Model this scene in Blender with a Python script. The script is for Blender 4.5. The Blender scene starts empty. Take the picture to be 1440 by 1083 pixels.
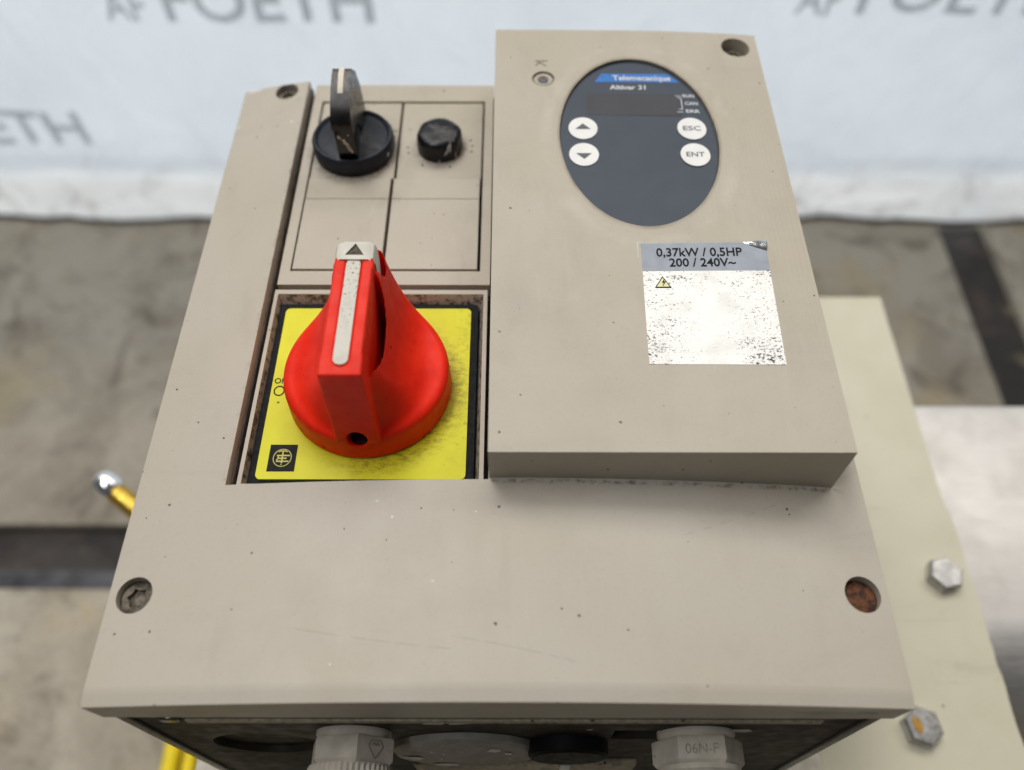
import bpy, bmesh, math, random
from mathutils import Vector, Matrix, noise
R = math.radians
random.seed(7)
sc = bpy.context.scene
col = sc.collection

# All lengths below are millimetres in the frame of the drive (x right, y away, z up,
# lid crown at z = 0); W() turns them into metres with the floor at z = 0.
FLOOR = -450.0
def W(p): return Vector((p[0]*.001, p[1]*.001, (p[2]-FLOOR)*.001))

# ------------------------------------------------------------------ camera, world, lamps, exposure
cam_d = bpy.data.cameras.new('camera'); cam = bpy.data.objects.new('camera', cam_d); col.objects.link(cam)
cam_d.sensor_width = 36.0; cam_d.lens = 1161.0/1440*36.0
cam_d.clip_start = .01; cam_d.clip_end = 50
cam.location = W((3.44, -44.17, 210.3))
cam.rotation_euler = (Matrix.Rotation(R(90-57.17), 4, 'X') @ Matrix.Rotation(.0019, 4, 'Z')).to_euler()
cam_d.dof.use_dof = True; cam_d.dof.focus_distance = .250; cam_d.dof.aperture_fstop = 6.2
sc.camera = cam

wd = bpy.data.worlds.new('World'); sc.world = wd; wd.use_nodes = True
bg = wd.node_tree.nodes['Background']; bg.inputs[0].default_value = (.86, .93, 1.0, 1); bg.inputs[1].default_value = .04

def area(name, loc, target, sx, sy, power, colr):
    d = bpy.data.lights.new(name, 'AREA'); d.shape = 'RECTANGLE'; d.size = sx; d.size_y = sy
    d.energy = power; d.color = colr
    o = bpy.data.objects.new(name, d); col.objects.link(o); o.location = loc
    o.rotation_euler = (Vector(target)-Vector(loc)).to_track_quat('-Z', 'Y').to_euler()
    return o
# rows of ceiling lamps of the hall: one bank beyond the curtain, one behind the photographer
area('ceiling_lamp', (.3, 1.95, 2.95), (.1, .2, .4), 4.8, 1.1, 82, (1, .957, .89))
area('ceiling_lamp', (-.75, .32, 2.95), (0, .15, .4), 2.4, .5, 43, (1, .985, .96))
# added unseen backlight behind the curtain, put in to brighten the film
area('curtain_backlight', (-.1, 2.1, .45), (0, .6, .40), 3.4, .6, 42, (.84, .925, 1.0))

vs = sc.view_settings
vs.view_transform = 'Standard'; vs.look = 'None'; vs.gamma = 1; vs.use_curve_mapping = False; vs.exposure = 0.0

# ------------------------------------------------------------------ materials
class NT:
    def __init__(s, name):
        s.m = bpy.data.materials.new(name); s.m.use_nodes = True; s.t = s.m.node_tree; s.t.nodes.clear()
        s.out = s.n('ShaderNodeOutputMaterial'); s.b = s.n('ShaderNodeBsdfPrincipled')
        s.l(s.b.outputs[0], s.out.inputs[0])
    def n(s, k): return s.t.nodes.new(k)
    def l(s, a, b): s.t.links.new(a, b)
    def pos(s): return s.n('ShaderNodeNewGeometry').outputs['Position']
    def xyz(s, v):
        k = s.n('ShaderNodeSeparateXYZ'); s.l(v, k.inputs[0]); return k.outputs
    def scale(s, v, xyz):
        k = s.n('ShaderNodeVectorMath'); k.operation = 'MULTIPLY'; s.l(v, k.inputs[0]); k.inputs[1].default_value = xyz
        return k.outputs[0]
    def noise(s, v, sc_, det=4, rough=.55, dist=0):
        k = s.n('ShaderNodeTexNoise'); k.inputs['Scale'].default_value = sc_; k.inputs['Detail'].default_value = det
        k.inputs['Roughness'].default_value = rough; k.inputs['Distortion'].default_value = dist
        s.l(v, k.inputs['Vector']); return k.outputs['Fac']
    def voro(s, v, sc_):
        k = s.n('ShaderNodeTexVoronoi'); k.inputs['Scale'].default_value = sc_; s.l(v, k.inputs['Vector'])
        return k.outputs['Distance'], k.outputs['Color']
    def math(s, op, a, b=None, c=None):
        k = s.n('ShaderNodeMath'); k.operation = op
        for i, x in enumerate((a, b, c)):
            if x is None: continue
            if isinstance(x, (int, float)): k.inputs[i].default_value = x
            else: s.l(x, k.inputs[i])
        return k.outputs[0]
    def ramp(s, f, lo, hi, a=0.0, b=1.0):
        k = s.n('ShaderNodeMapRange'); k.interpolation_type = 'SMOOTHSTEP'; s.l(f, k.inputs[0])
        for i, x in zip((1, 2, 3, 4), (lo, hi, a, b)): k.inputs[i].default_value = x
        return k.outputs[0]
    def mix(s, f, a, b):
        k = s.n('ShaderNodeMix'); k.data_type = 'RGBA'
        if isinstance(f, (int, float)): k.inputs[0].default_value = f
        else: s.l(f, k.inputs[0])
        for i, x in ((6, a), (7, b)):
            if isinstance(x, tuple): k.inputs[i].default_value = (*x, 1)
            else: s.l(x, k.inputs[i])
        return k.outputs[2]
    def bump(s, h, strength, dist=.0005, prev=None):
        k = s.n('ShaderNodeBump'); k.inputs['Strength'].default_value = strength; k.inputs['Distance'].default_value = dist
        s.l(h, k.inputs['Height'])
        if prev is not None: s.l(prev, k.inputs['Normal'])
        return k.outputs[0]
    def set(s, name, v):
        i = s.b.inputs[name]
        if isinstance(v, tuple): i.default_value = (*v, 1)
        elif isinstance(v, (int, float)): i.default_value = v
        else: s.l(v, i)

def specks(t, p, c, scale, radius, frac, spk):
    """sparse irregular flecks of one colour"""
    w = t.noise(p, 2600, 2)
    d, rc = t.voro(p, scale)
    r = t.xyz(rc)
    thr = t.math('MULTIPLY', t.math('GREATER_THAN', r[0], 1-frac), t.math('MULTIPLY', t.math('MULTIPLY', r[1], r[1]), radius))
    dd = t.math('ADD', d, t.math('MULTIPLY', t.math('SUBTRACT', w, .5), radius*1.1))
    return t.mix(t.math('LESS_THAN', dd, thr), c, spk)

def simple(name, colr, rough=.5, metal=0.0, var=.12, vs_=180, bump=.15, bscale=2500, coat=0.0, spk=None, colr2=None, spec=None):
    t = NT(name); p = t.pos()
    n = t.noise(p, vs_, 5)
    c2 = colr2 or tuple(x*(1-var*2) for x in colr)
    c = t.mix(t.ramp(n, .3, .72), colr, c2)
    if spk:
        for a in spk: c = specks(t, p, c, *a)
    t.set('Base Color', c); t.set('Metallic', metal)
    k = .3 if not bump else 1.0
    t.set('Roughness', t.ramp(t.noise(p, vs_*2.3, 4), .25, .8, max(.02, rough-.1*k), min(1, rough+.12*k)))
    if bump: t.set('Normal', t.bump(t.noise(p, bscale, 3), bump, .0001))
    if spec is not None: t.set('Specular IOR Level', spec)
    if coat: t.set('Coat Weight', coat); t.set('Coat Roughness', .15)
    return t.m

def beige(name, base=(.475, .438, .378), seam=False, grime=.5, module=False, oval=False):
    t = NT(name); p = t.pos()
    big = t.noise(p, 14, 3, .5); mid = t.noise(t.scale(p, (1, .45, 1)), 70, 5, .62); fine = t.noise(p, 900, 4, .6)
    c = t.mix(t.ramp(big, .3, .7), base, (base[0]*.955, base[1]*.94, base[2]*.90))
    c = t.mix(t.ramp(mid, .48, .78, 0, .30*grime), c, (.30, .265, .215))
    c = t.mix(t.ramp(fine, .50, .80, 0, .16), c, (.27, .24, .20))
    # smudges rubbed in by hands
    sm = t.noise(t.scale(p, (1.6, .6, 1)), 38, 6, .7, .6)
    c = t.mix(t.ramp(sm, .57, .74, 0, .26*grime), c, (.25, .215, .17))
    wash = t.noise(t.scale(p, (.5, 1.5, 1)), 24, 6, .72, 1.2)
    c = t.mix(t.ramp(wash, .52, .70, 0, .22), c, (.36, .33, .29))
    wash2 = t.noise(t.scale(p, (3.2, .35, 1)), 60, 5, .7, .4)
    c = t.mix(t.ramp(wash2, .58, .74, 0, .18*grime), c, (.62, .59, .53))
    c = specks(t, p, c, 170, .060, .22, (.045, .038, .032))
    c = specks(t, p, c, 330, .15, .20, (.14, .115, .09))
    c = specks(t, p, c, 210, .10, .16, (.11, .09, .07))
    c = specks(t, p, c, 58, .045, .085, (.85, .85, .83))
    if seam:
        q = t.xyz(p)
        dn = t.noise(p, 420, 5, .7)
        # dirt caught along the foot of the raised panel
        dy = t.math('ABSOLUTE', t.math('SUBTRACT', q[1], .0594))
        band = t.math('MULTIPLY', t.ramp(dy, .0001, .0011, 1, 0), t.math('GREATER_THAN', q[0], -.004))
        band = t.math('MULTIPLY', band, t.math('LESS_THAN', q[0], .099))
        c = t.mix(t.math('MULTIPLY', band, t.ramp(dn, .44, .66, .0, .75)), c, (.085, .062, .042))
        # grime along the edge of the pocket
        dx = t.math('ABSOLUTE', t.math('SUBTRACT', q[0], -.0787))
        g2 = t.math('MULTIPLY', t.ramp(dx, .0, .0016, 1, 0), t.ramp(t.noise(p, 260, 5, .7), .5, .72, 0, .6))
        c = t.mix(t.math('MULTIPLY', g2, t.math('GREATER_THAN', q[1], .058)), c, (.16, .125, .085))
        # two long hairline scratches
        for (x0, y0, k1, k2, xa, xb) in ((-.02, .0135, -.11, 1.0, -.052, -.012), (.01, .0118, -.22, -1.5, -.012, .02), (.06, .047, .35, 2, .05, .078)):
            xr = t.math('SUBTRACT', q[0], x0)
            yc = t.math('ADD', t.math('MULTIPLY', xr, k1), t.math('MULTIPLY', t.math('MULTIPLY', xr, xr), k2))
            e = t.math('ABSOLUTE', t.math('SUBTRACT', t.math('SUBTRACT', q[1], y0), yc))
            m = t.math('MULTIPLY', t.ramp(e, .00004, .00016, 1, 0), t.math('MULTIPLY', t.math('GREATER_THAN', q[0], xa), t.math('LESS_THAN', q[0], xb)))
            c = t.mix(t.math('MULTIPLY', m, t.ramp(t.noise(p, 300, 3), .35, .6, 0, .45)), c, (.2, .17, .13))
    q = t.xyz(p)
    def dist(x, y, sx=1.0, sy=1.0):
        dx = t.math('MULTIPLY', t.math('SUBTRACT', q[0], x), 1/sx); dy = t.math('MULTIPLY', t.math('SUBTRACT', q[1], y), 1/sy)
        return t.math('SQRT', t.math('ADD', t.math('MULTIPLY', dx, dx), t.math('MULTIPLY', dy, dy)))
    if module:
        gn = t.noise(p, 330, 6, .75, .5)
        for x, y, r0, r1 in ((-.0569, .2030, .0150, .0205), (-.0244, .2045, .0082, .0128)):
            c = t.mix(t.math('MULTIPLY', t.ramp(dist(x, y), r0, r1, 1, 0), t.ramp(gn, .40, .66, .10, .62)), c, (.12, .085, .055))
        # dust packed into the inner edge of the switch frame
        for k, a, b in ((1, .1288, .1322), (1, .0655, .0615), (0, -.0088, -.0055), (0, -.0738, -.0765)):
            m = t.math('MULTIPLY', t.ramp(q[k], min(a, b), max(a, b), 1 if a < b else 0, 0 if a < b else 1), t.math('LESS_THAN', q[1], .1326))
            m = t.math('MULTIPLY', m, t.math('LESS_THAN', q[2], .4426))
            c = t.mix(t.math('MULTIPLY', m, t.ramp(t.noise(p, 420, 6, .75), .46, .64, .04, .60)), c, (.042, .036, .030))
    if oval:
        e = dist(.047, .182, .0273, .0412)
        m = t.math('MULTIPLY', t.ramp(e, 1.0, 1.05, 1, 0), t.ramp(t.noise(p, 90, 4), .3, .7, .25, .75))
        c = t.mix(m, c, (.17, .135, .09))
        halo = t.math('MULTIPLY', t.ramp(e, 1.05, 1.16, 0, 1), t.ramp(e, 1.16, 1.30, 1, 0))
        c = t.mix(t.math('MULTIPLY', halo, t.ramp(t.noise(p, 70, 5, .7), .4, .7, .0, .22)), c, (.68, .65, .58))
    t.set('Base Color', c)
    t.set('Roughness', t.ramp(t.noise(p, 55, 5, .65), .25, .75, .36, .56))
    t.set('Specular IOR Level', .30)
    b = t.bump(t.noise(p, 3200, 3), .30, .00010)
    b = t.bump(t.noise(p, 260, 4), .10, .0002, b)
    t.set('Normal', b)
    return t.m

M = {}
M['lid'] = beige('beige_lid_plastic', seam=True)
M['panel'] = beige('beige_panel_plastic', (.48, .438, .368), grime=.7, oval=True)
M['module'] = beige('beige_module_plastic', (.47, .430, .365), grime=1.0, module=True)
M['lip'] = simple('beige_gasket_lip', (.42, .36, .27), .6, var=.25, vs_=500, spk=[(500, .3, .6, (.05, .035, .02))])
M['pocket'] = simple('pocket_inner_plastic', (.20, .165, .125), .6, var=.3, vs_=300)
M['gap'] = simple('black_gap', (.012, .011, .010), .8)
M['body'] = simple('dark_case_metal', (.034, .028, .022), .60, .0, var=.32, vs_=90, bump=.35, bscale=900, colr2=(.016, .012, .008), spk=[(160, .12, .3, (.30, .27, .22)), (60, .08, .2, (.10, .055, .02))], spec=.15)
M['bodyrim'] = simple('dark_case_rim', (.055, .052, .048), .35, .3, var=.3, vs_=300)
M['gland'] = simple('grey_gland_plastic', (.60, .55, .47), .55, spec=.25, var=.14, vs_=160, spk=[(170, .18, .4, (.17, .14, .10)), (420, .2, .3, (.25, .22, .18))])
M['glandmark'] = simple('gland_relief', (.33, .295, .245), .6, var=.2)
M['plug'] = simple('grey_plug_plastic', (.26, .245, .22), .5, spec=.3, var=.12, vs_=200, spk=[(200, .1, .3, (.08, .07, .06))])
M['whitepaint'] = simple('white_paint_drips', (.66, .66, .66), .5, var=.1)
M['black'] = simple('black_plastic', (.008, .009, .013), .36, spec=.32, var=.2, vs_=250, bump=.25, spk=[(260, .12, .25, (.16, .15, .14))])
M['blackdusty'] = simple('dusty_black_plastic', (.014, .018, .027), .5, spec=.28, var=.2, vs_=160, colr2=(.026, .031, .042), spk=[(300, .10, .22, (.22, .21, .2))])
M['blackgloss'] = simple('glossy_black_plastic', (.006, .006, .007), .14, var=.2, bump=.4, bscale=700, spk=[(220, .30, .20, (.45, .42, .38))])
M['lever'] = simple('worn_black_lever', (.012, .012, .014), .28, spec=.35, var=.2, vs_=130, bump=.3, colr2=(.035, .028, .024), spk=[(230, .14, .3, (.30, .27, .24))])
M['marker'] = simple('cream_marker', (.74, .68, .55), .5, var=.05)
M['switchblack'] = simple('black_rubber_plate', (.009, .010, .012), .6, spec=.12, var=.2, vs_=400, spk=[(350, .2, .3, (.14, .12, .10))])
M['logo_y'] = simple('print_yellow', (.58, .55, .11), .5, var=.1)
M['paleyellow'] = simple('pale_yellow_print', (.80, .78, .42), .5, var=.04)
M['print'] = simple('print_black', (.012, .012, .014), .6, spec=.15, var=.2, vs_=900)
M['printgrey'] = simple('print_dark_grey', (.09, .095, .11), .5)
M['printwhite'] = simple('print_white', (.66, .68, .72), .5, var=.1, vs_=900)
M['printbrown'] = simple('dirty_recess', (.13, .105, .075), .8, var=.3, vs_=900, spk=[(900, .4, .6, (.03, .025, .02)), (700, .3, .3, (.38, .35, .3))])
M['slate'] = simple('slate_keypad_film', (.052, .066, .092), .5, spec=.3, var=.03, vs_=60, bump=0, spk=[(120, .05, .12, (.25, .25, .26))])
M['slatedark'] = simple('smoked_display_film', (.052, .054, .066), .48, spec=.3, var=.04, vs_=60, bump=0)
M['blue'] = simple('print_blue', (.010, .17, .56), .35, var=.06)
M['keywhite'] = simple('white_key_film', (.82, .82, .81), .38, var=.03)
M['header'] = simple('grey_blue_header_print', (.30, .335, .40), .45, var=.06, vs_=120, spk=[(500, .15, .2, (.16, .17, .2))])
M['steelbolt'] = simple('zinc_bolt_steel', (.56, .55, .54), .36, .85, var=.18, vs_=260, bump=.5, bscale=600)
M['rustpaint'] = simple('orange_rust_dab', (.52, .26, .02), .55, var=.25, vs_=500)
M['plate'] = None
M['brass'] = simple('brass_rod', (.60, .40, .06), .32, .75, var=.2)
M['chrome'] = simple('chrome_cap', (.85, .86, .88), .16, .9, var=.05)
M['yellowhose'] = simple('yellow_hose_rubber', (.92, .70, .002), .5, var=.08)
M['greypaint'] = simple('grey_machine_paint', (.16, .165, .16), .5, var=.15)
M['cable'] = simple('black_cable', (.02, .02, .02), .5)

def red():
    t = NT('red_handle_plastic'); p = t.pos()
    n = t.noise(p, 120, 5, .6)
    c = t.mix(t.ramp(n, .35, .75), (.86, .024, .005), (.74, .014, .003))
    c = t.mix(t.ramp(t.noise(p, 480, 5, .7), .58, .8, 0, .5), c, (.55, .010, .004))
    c = specks(t, p, c, 190, .10, .3, (.06, .008, .006))
    t.set('Base Color', c); t.set('Roughness', t.ramp(t.noise(p, 220, 4), .3, .75, .40, .56))
    t.set('Normal', t.bump(t.noise(p, 1800, 3), .16, .00012)); t.set('Specular IOR Level', .22)
    t.set('Subsurface Weight', .35); t.set('Subsurface Scale', .006); t.b.inputs['Subsurface Radius'].default_value = (1, .08, .04)
    return t.m
M['red'] = red()

def strip_white():
    t = NT('worn_cream_strip'); p = t.pos(); q = t.xyz(p)
    k = t.noise(p, 1100, 5, .75)
    along = t.ramp(q[1], .078, .100, .0, .07)
    c = t.mix(t.math('GREATER_THAN', t.math('ADD', k, along), .66), (.60, .575, .51), (.17, .145, .12))
    c = t.mix(t.ramp(t.noise(p, 300, 4), .45, .7, 0, .3), c, (.36, .33, .28))
    t.set('Base Color', c); t.set('Roughness', .5); return t.m
M['strip'] = strip_white()
M['cap'] = simple('cream_cap_plastic', (.62, .60, .53), .42, var=.06, spk=[(300, .1, .2, (.3, .27, .22))])

def yellow():
    t = NT('yellow_switch_plate'); p = t.pos(); q = t.xyz(p)
    c = t.mix(t.ramp(t.noise(p, 90, 4), .3, .7), (.70, .69, .018), (.64, .62, .012))
    # darker mottled ring round the handle, strongest at the lower right
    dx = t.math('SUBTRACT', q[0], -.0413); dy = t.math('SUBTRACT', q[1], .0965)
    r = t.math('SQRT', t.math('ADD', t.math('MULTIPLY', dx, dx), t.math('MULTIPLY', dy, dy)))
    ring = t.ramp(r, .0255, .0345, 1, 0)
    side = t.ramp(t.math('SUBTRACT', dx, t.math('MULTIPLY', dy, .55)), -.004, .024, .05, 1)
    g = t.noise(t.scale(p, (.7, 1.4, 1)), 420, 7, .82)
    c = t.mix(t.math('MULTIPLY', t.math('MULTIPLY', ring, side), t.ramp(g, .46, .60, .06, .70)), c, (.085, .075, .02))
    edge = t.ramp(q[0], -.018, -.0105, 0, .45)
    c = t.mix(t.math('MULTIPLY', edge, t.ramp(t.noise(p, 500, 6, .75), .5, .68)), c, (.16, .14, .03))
    c = specks(t, p, c, 230, .12, .35, (.10, .09, .03))
    c = t.mix(t.ramp(t.noise(t.scale(p, (1, 3, 1)), 240, 6, .8), .6, .75, 0, .35), c, (.36, .33, .03))
    t.set('Base Color', c); t.set('Roughness', .5); t.set('Specular IOR Level', .3)
    t.set('Normal', t.bump(t.noise(p, 1500, 3), .1, .0001)); return t.m
M['yellow'] = yellow()

def foil():
    t = NT('silver_foil_label'); p = t.pos(); q = t.xyz(p)
    f = t.noise(t.scale(p, (1, 1.5, 1)), 1150, 4, .75)
    rows = t.noise(t.scale(p, (.35, 1, 1)), 240, 3, .6)
    left = t.ramp(q[0], .044, .056, 1, 0); right = t.ramp(q[0], .060, .080, 0, 1)
    low = t.ramp(q[1], .090, .112, 1, 0); vlow = t.ramp(q[1], .089, .098, 1, 0)
    top = t.ramp(q[1], .113, .1225, 0, .8)
    dens = t.math('MAXIMUM', t.math('MAXIMUM', t.math('MULTIPLY', left, low), t.math('MULTIPLY', right, t.math('MAXIMUM', vlow, t.math('MULTIPLY', low, .75)))), t.math('MULTIPLY', top, .55))
    big = t.ramp(t.noise(p, 95, 3, .6), .36, .66)
    f = t.math('MULTIPLY_ADD', f, 5.0, -2.5)
    mid = t.math('MULTIPLY', t.ramp(q[0], .052, .060, 0, 1), t.ramp(q[0], .064, .072, 1, 0))
    v = t.math('ADD', f, t.math('MULTIPLY_ADD', t.math('MULTIPLY', dens, big), .62, t.math('MULTIPLY', mid, -.25)))
    v = t.math('ADD', v, t.math('MULTIPLY', t.math('SUBTRACT', rows, .5), .9))
    ink = t.ramp(v, .50, .60)
    pale = t.mix(t.ramp(t.noise(p, 130, 5, .7), .42, .68, 0, .45), (.84, .84, .82), (.60, .595, .57))
    t.set('Base Color', t.mix(ink, pale, (.05, .047, .047)))
    t.set('Metallic', t.ramp(ink, 0, 1, .10, 0)); t.set('Roughness', t.ramp(ink, 0, 1, .42, .7)); t.set('Specular IOR Level', t.ramp(ink, 0, 1, .5, .1))
    t.set('Normal', t.bump(t.noise(p, 120, 3), .1, .0002)); return t.m
M['foil'] = foil()

def rust(name, a, b):
    t = NT(name); p = t.pos(); n = t.noise(p, 480, 6, .7)
    t.set('Base Color', t.mix(t.ramp(n, .35, .65), a, b)); t.set('Roughness', .75); t.set('Metallic', .15)
    t.set('Normal', t.bump(t.noise(p, 700, 6, .75), .9, .0006)); return t.m
M['rustscrew'] = rust('rusty_screw', (.17, .060, .022), (.028, .013, .008))
M['oldscrew'] = rust('tarnished_screw', (.22, .19, .15), (.065, .055, .04))
M['screwring'] = simple('dirty_screw_well', (.09, .075, .055), .6, var=.3, vs_=500)

def plate_paint():
    t = NT('cream_green_plate_paint'); p = t.pos()
    c = t.mix(t.ramp(t.noise(p, 22, 4), .3, .7), (.57, .54, .42), (.52, .49, .37))
    c = t.mix(t.ramp(t.noise(p, 130, 6, .7), .55, .8, 0, .25), c, (.33, .31, .22))
    c = specks(t, p, c, 90, .07, .2, (.16, .13, .09))
    c = t.mix(t.ramp(t.noise(t.scale(p, (.4, 1.6, 1)), 45, 6, .75, .8), .58, .72, 0, .35), c, (.34, .31, .22))
    t.set('Base Color', c); t.set('Roughness', .42)
    t.set('Normal', t.bump(t.noise(p, 500, 4), .15, .0002)); return t.m
M['plate'] = plate_paint()

def brushed():
    t = NT('brushed_stainless'); p = t.pos()
    n = t.noise(t.scale(p, (.06, 1, 1)), 900, 4, .7)
    t.set('Base Color', t.mix(t.ramp(t.noise(p, 40, 5), .35, .7), (.62, .60, .58), (.52, .50, .475)))
    t.set('Metallic', .92); t.set('Roughness', t.ramp(n, .3, .7, .50, .62))
    t.set('Normal', t.bump(n, .2, .0001)); return t.m
M['steel'] = brushed()

def concrete(name, a, b, d):
    t = NT(name); p = t.pos()
    c = t.mix(t.ramp(t.noise(p, 6.5, 6, .66, .8), .40, .60), a, b)
    c = t.mix(t.ramp(t.noise(p, 17, 6, .7, .8), .50, .70, 0, .75), c, d)
    c = t.mix(t.ramp(t.noise(p, 9, 4, .6), .54, .68, 0, .55), c, (.44, .355, .20))
    c = t.mix(t.ramp(t.noise(p, 220, 5, .7), .52, .72, 0, .55), c, (.09, .08, .07))
    t.set('Base Color', c); t.set('Roughness', .8); t.set('Normal', t.bump(t.noise(p, 150, 6, .7), .6, .002)); return t.m
M['concrete'] = concrete('stained_concrete', (.46, .415, .34), (.33, .29, .23), (.12, .098, .073))
M['joint'] = concrete('dark_joint_filler', (.045, .038, .034), (.022, .019, .018), (.11, .075, .055))
M['jointsteel'] = simple('dull_steel_edging', (.10, .10, .11), .45, .5, var=.3, vs_=40)

def tarpmat():
    t = NT('white_printed_film'); p = t.pos(); q = t.xyz(p)
    c = t.mix(t.ramp(t.noise(p, 7, 5), .3, .7), (.80, .84, .885), (.74, .78, .835))
    low = t.ramp(q[2], .05, .085, 1, 0)
    c = t.mix(low, c, (.86, .855, .85))
    dirt = t.math('MULTIPLY', t.ramp(q[2], .03, .12, 1, 0), t.ramp(t.noise(p, 22, 6, .7, .5), .50, .68, 0, .55))
    c = t.mix(dirt, c, (.36, .33, .30))
    t.set('Base Color', c); t.set('Roughness', .48)
    nb = t.bump(t.noise(t.scale(p, (1, 1, .6)), 17, 5, .55, .6), .8, .012)
    t.set('Normal', nb)
    tr = t.n('ShaderNodeBsdfTranslucent'); t.l(c, tr.inputs[0]); t.l(nb, tr.inputs['Normal'])
    mx = t.n('ShaderNodeMixShader'); mx.inputs[0].default_value = .5
    t.l(t.b.outputs[0], mx.inputs[1]); t.l(tr.outputs[0], mx.inputs[2]); t.l(mx.outputs[0], t.out.inputs[0])
    return t.m
M['tarp'] = tarpmat()
def filmprint():
    t = NT('grey_film_print'); p = t.pos(); c = t.mix(t.noise(p, 40, 4), (.72, .75, .765), (.62, .65, .665))
    t.set('Base Color', c); t.set('Roughness', .55)
    tr = t.n('ShaderNodeBsdfTranslucent'); t.l(c, tr.inputs[0])
    mx = t.n('ShaderNodeMixShader'); mx.inputs[0].default_value = .6
    t.l(t.b.outputs[0], mx.inputs[1]); t.l(tr.outputs[0], mx.inputs[2]); t.l(mx.outputs[0], t.out.inputs[0])
    return t.m
M['tarpprint'] = filmprint()

# ------------------------------------------------------------------ mesh helpers
wloc = {}
def link(name, me, mat, parent=None):
    """me has vertices in metres, world; the origin goes to the centre of the mesh"""
    xs = [v.co for v in me.vertices]
    lo = Vector([min(v[i] for v in xs) for i in range(3)]); hi = Vector([max(v[i] for v in xs) for i in range(3)])
    c = (lo+hi)/2
    me.transform(Matrix.Translation(-c))
    me.materials.clear(); me.materials.append(M[mat] if isinstance(mat, str) else mat)
    o = bpy.data.objects.new(name, me); col.objects.link(o)
    wloc[o.name] = c
    if parent is not None:
        o.parent = parent; o.location = c - wloc[parent.name]
    else: o.location = c
    return o
def empty(name, p):
    o = bpy.data.objects.new(name, None); col.objects.link(o); o.location = W(p); wloc[o.name] = W(p); o.empty_display_size = .02
    return o
def tag(o, label, cat, group=None, kind=None):
    if label: o['label'] = label
    if cat: o['category'] = cat
    if group: o['group'] = group
    if kind: o['kind'] = kind
    return o
def finish(me, ang=35):
    if ang == 0:
        for p in me.polygons: p.use_smooth = False
        return me
    for p in me.polygons: p.use_smooth = True
    me.set_sharp_from_angle(angle=R(ang)); return me
def from_bm(bm, name='m', ang=35, world=True):
    bmesh.ops.recalc_face_normals(bm, faces=bm.faces)
    if world:
        for v in bm.verts: v.co = W(v.co)
    me = bpy.data.meshes.new(name); bm.to_mesh(me); bm.free()
    return finish(me, ang)
def bevel_bm(bm, w, seg=2, ang=30):
    es = [e for e in bm.edges if len(e.link_faces) == 2 and e.calc_face_angle(0) > R(ang)]
    bmesh.ops.bevel(bm, geom=es, offset=w, segments=seg, profile=.5, affect='EDGES', clamp_overlap=True)
def box_bm(x0, x1, y0, y1, z0, z1, bev=0, seg=2):
    bm = bmesh.new(); bmesh.ops.create_cube(bm, size=1)
    for v in bm.verts:
        v.co = ((x0+x1)/2+v.co.x*(x1-x0), (y0+y1)/2+v.co.y*(y1-y0), (z0+z1)/2+v.co.z*(z1-z0))
    if bev: bevel_bm(bm, bev, seg)
    return bm
def prism_bm(pts, z0, z1, bm=None):
    """polygon pts (x, y) extruded along z; z may be functions of (x, y)"""
    bm = bm or bmesh.new()
    f = lambda z, x, y: z(x, y) if callable(z) else z
    lo = [bm.verts.new((x, y, f(z0, x, y))) for x, y in pts]; hi = [bm.verts.new((x, y, f(z1, x, y))) for x, y in pts]
    n = len(pts)
    bm.faces.new(hi); bm.faces.new(lo[::-1])
    for i in range(n): bm.faces.new((lo[i], lo[(i+1) % n], hi[(i+1) % n], hi[i]))
    return bm
def loft_bm(rings, cap=True, bm=None):
    bm = bm or bmesh.new(); rs = [[bm.verts.new(p) for p in r] for r in rings]; n = len(rs[0])
    for a, b in zip(rs, rs[1:]):
        for i in range(n): bm.faces.new((a[i], a[(i+1) % n], b[(i+1) % n], b[i]))
    if cap: bm.faces.new(rs[0][::-1]); bm.faces.new(rs[-1])
    return bm
def lathe_bm(prof, c=(0, 0, 0), n=64, axis='z', bm=None):
    """prof = [(r, h)...] about an axis through c"""
    rings = []
    for r, h in prof:
        ring = []
        for i in range(n):
            a = 2*math.pi*i/n; u, v = r*math.cos(a), r*math.sin(a)
            ring.append((c[0]+u, c[1]+v, c[2]+h) if axis == 'z' else (c[0]+u, c[1]+h, c[2]+v) if axis == 'y' else (c[0]+h, c[1]+u, c[2]+v))
        rings.append(ring)
    return loft_bm(rings, True, bm)
def rrect(x0, x1, y0, y1, r, n=5):
    out = []
    for cx, cy, a0 in ((x1-r, y1-r, 0), (x0+r, y1-r, 90), (x0+r, y0+r, 180), (x1-r, y0+r, 270)):
        for i in range(n+1):
            a = R(a0+90*i/n); out.append((cx+r*math.cos(a), cy+r*math.sin(a)))
    return out
def circ(cx, cy, rx, ry=None, n=48):
    ry = ry or rx
    return [(cx+rx*math.cos(2*math.pi*i/n), cy+ry*math.sin(2*math.pi*i/n)) for i in range(n)]
def ring_bm(outer, inner_top, inner_bot, z0, z1):
    """frame: outer loop, inner loop at top (z1) and at bottom (z0), all with the same count"""
    bm = bmesh.new(); n = len(outer); L = []
    for pts, z in ((outer, z0), (outer, z1), (inner_top, z1), (inner_bot, z0)): L.append([bm.verts.new((x, y, z)) for x, y in pts])
    for k in range(4):
        a, b = L[k], L[(k+1) % 4]
        for i in range(n): bm.faces.new((a[i], a[(i+1) % n], b[(i+1) % n], b[i]))
    return bm
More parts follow.
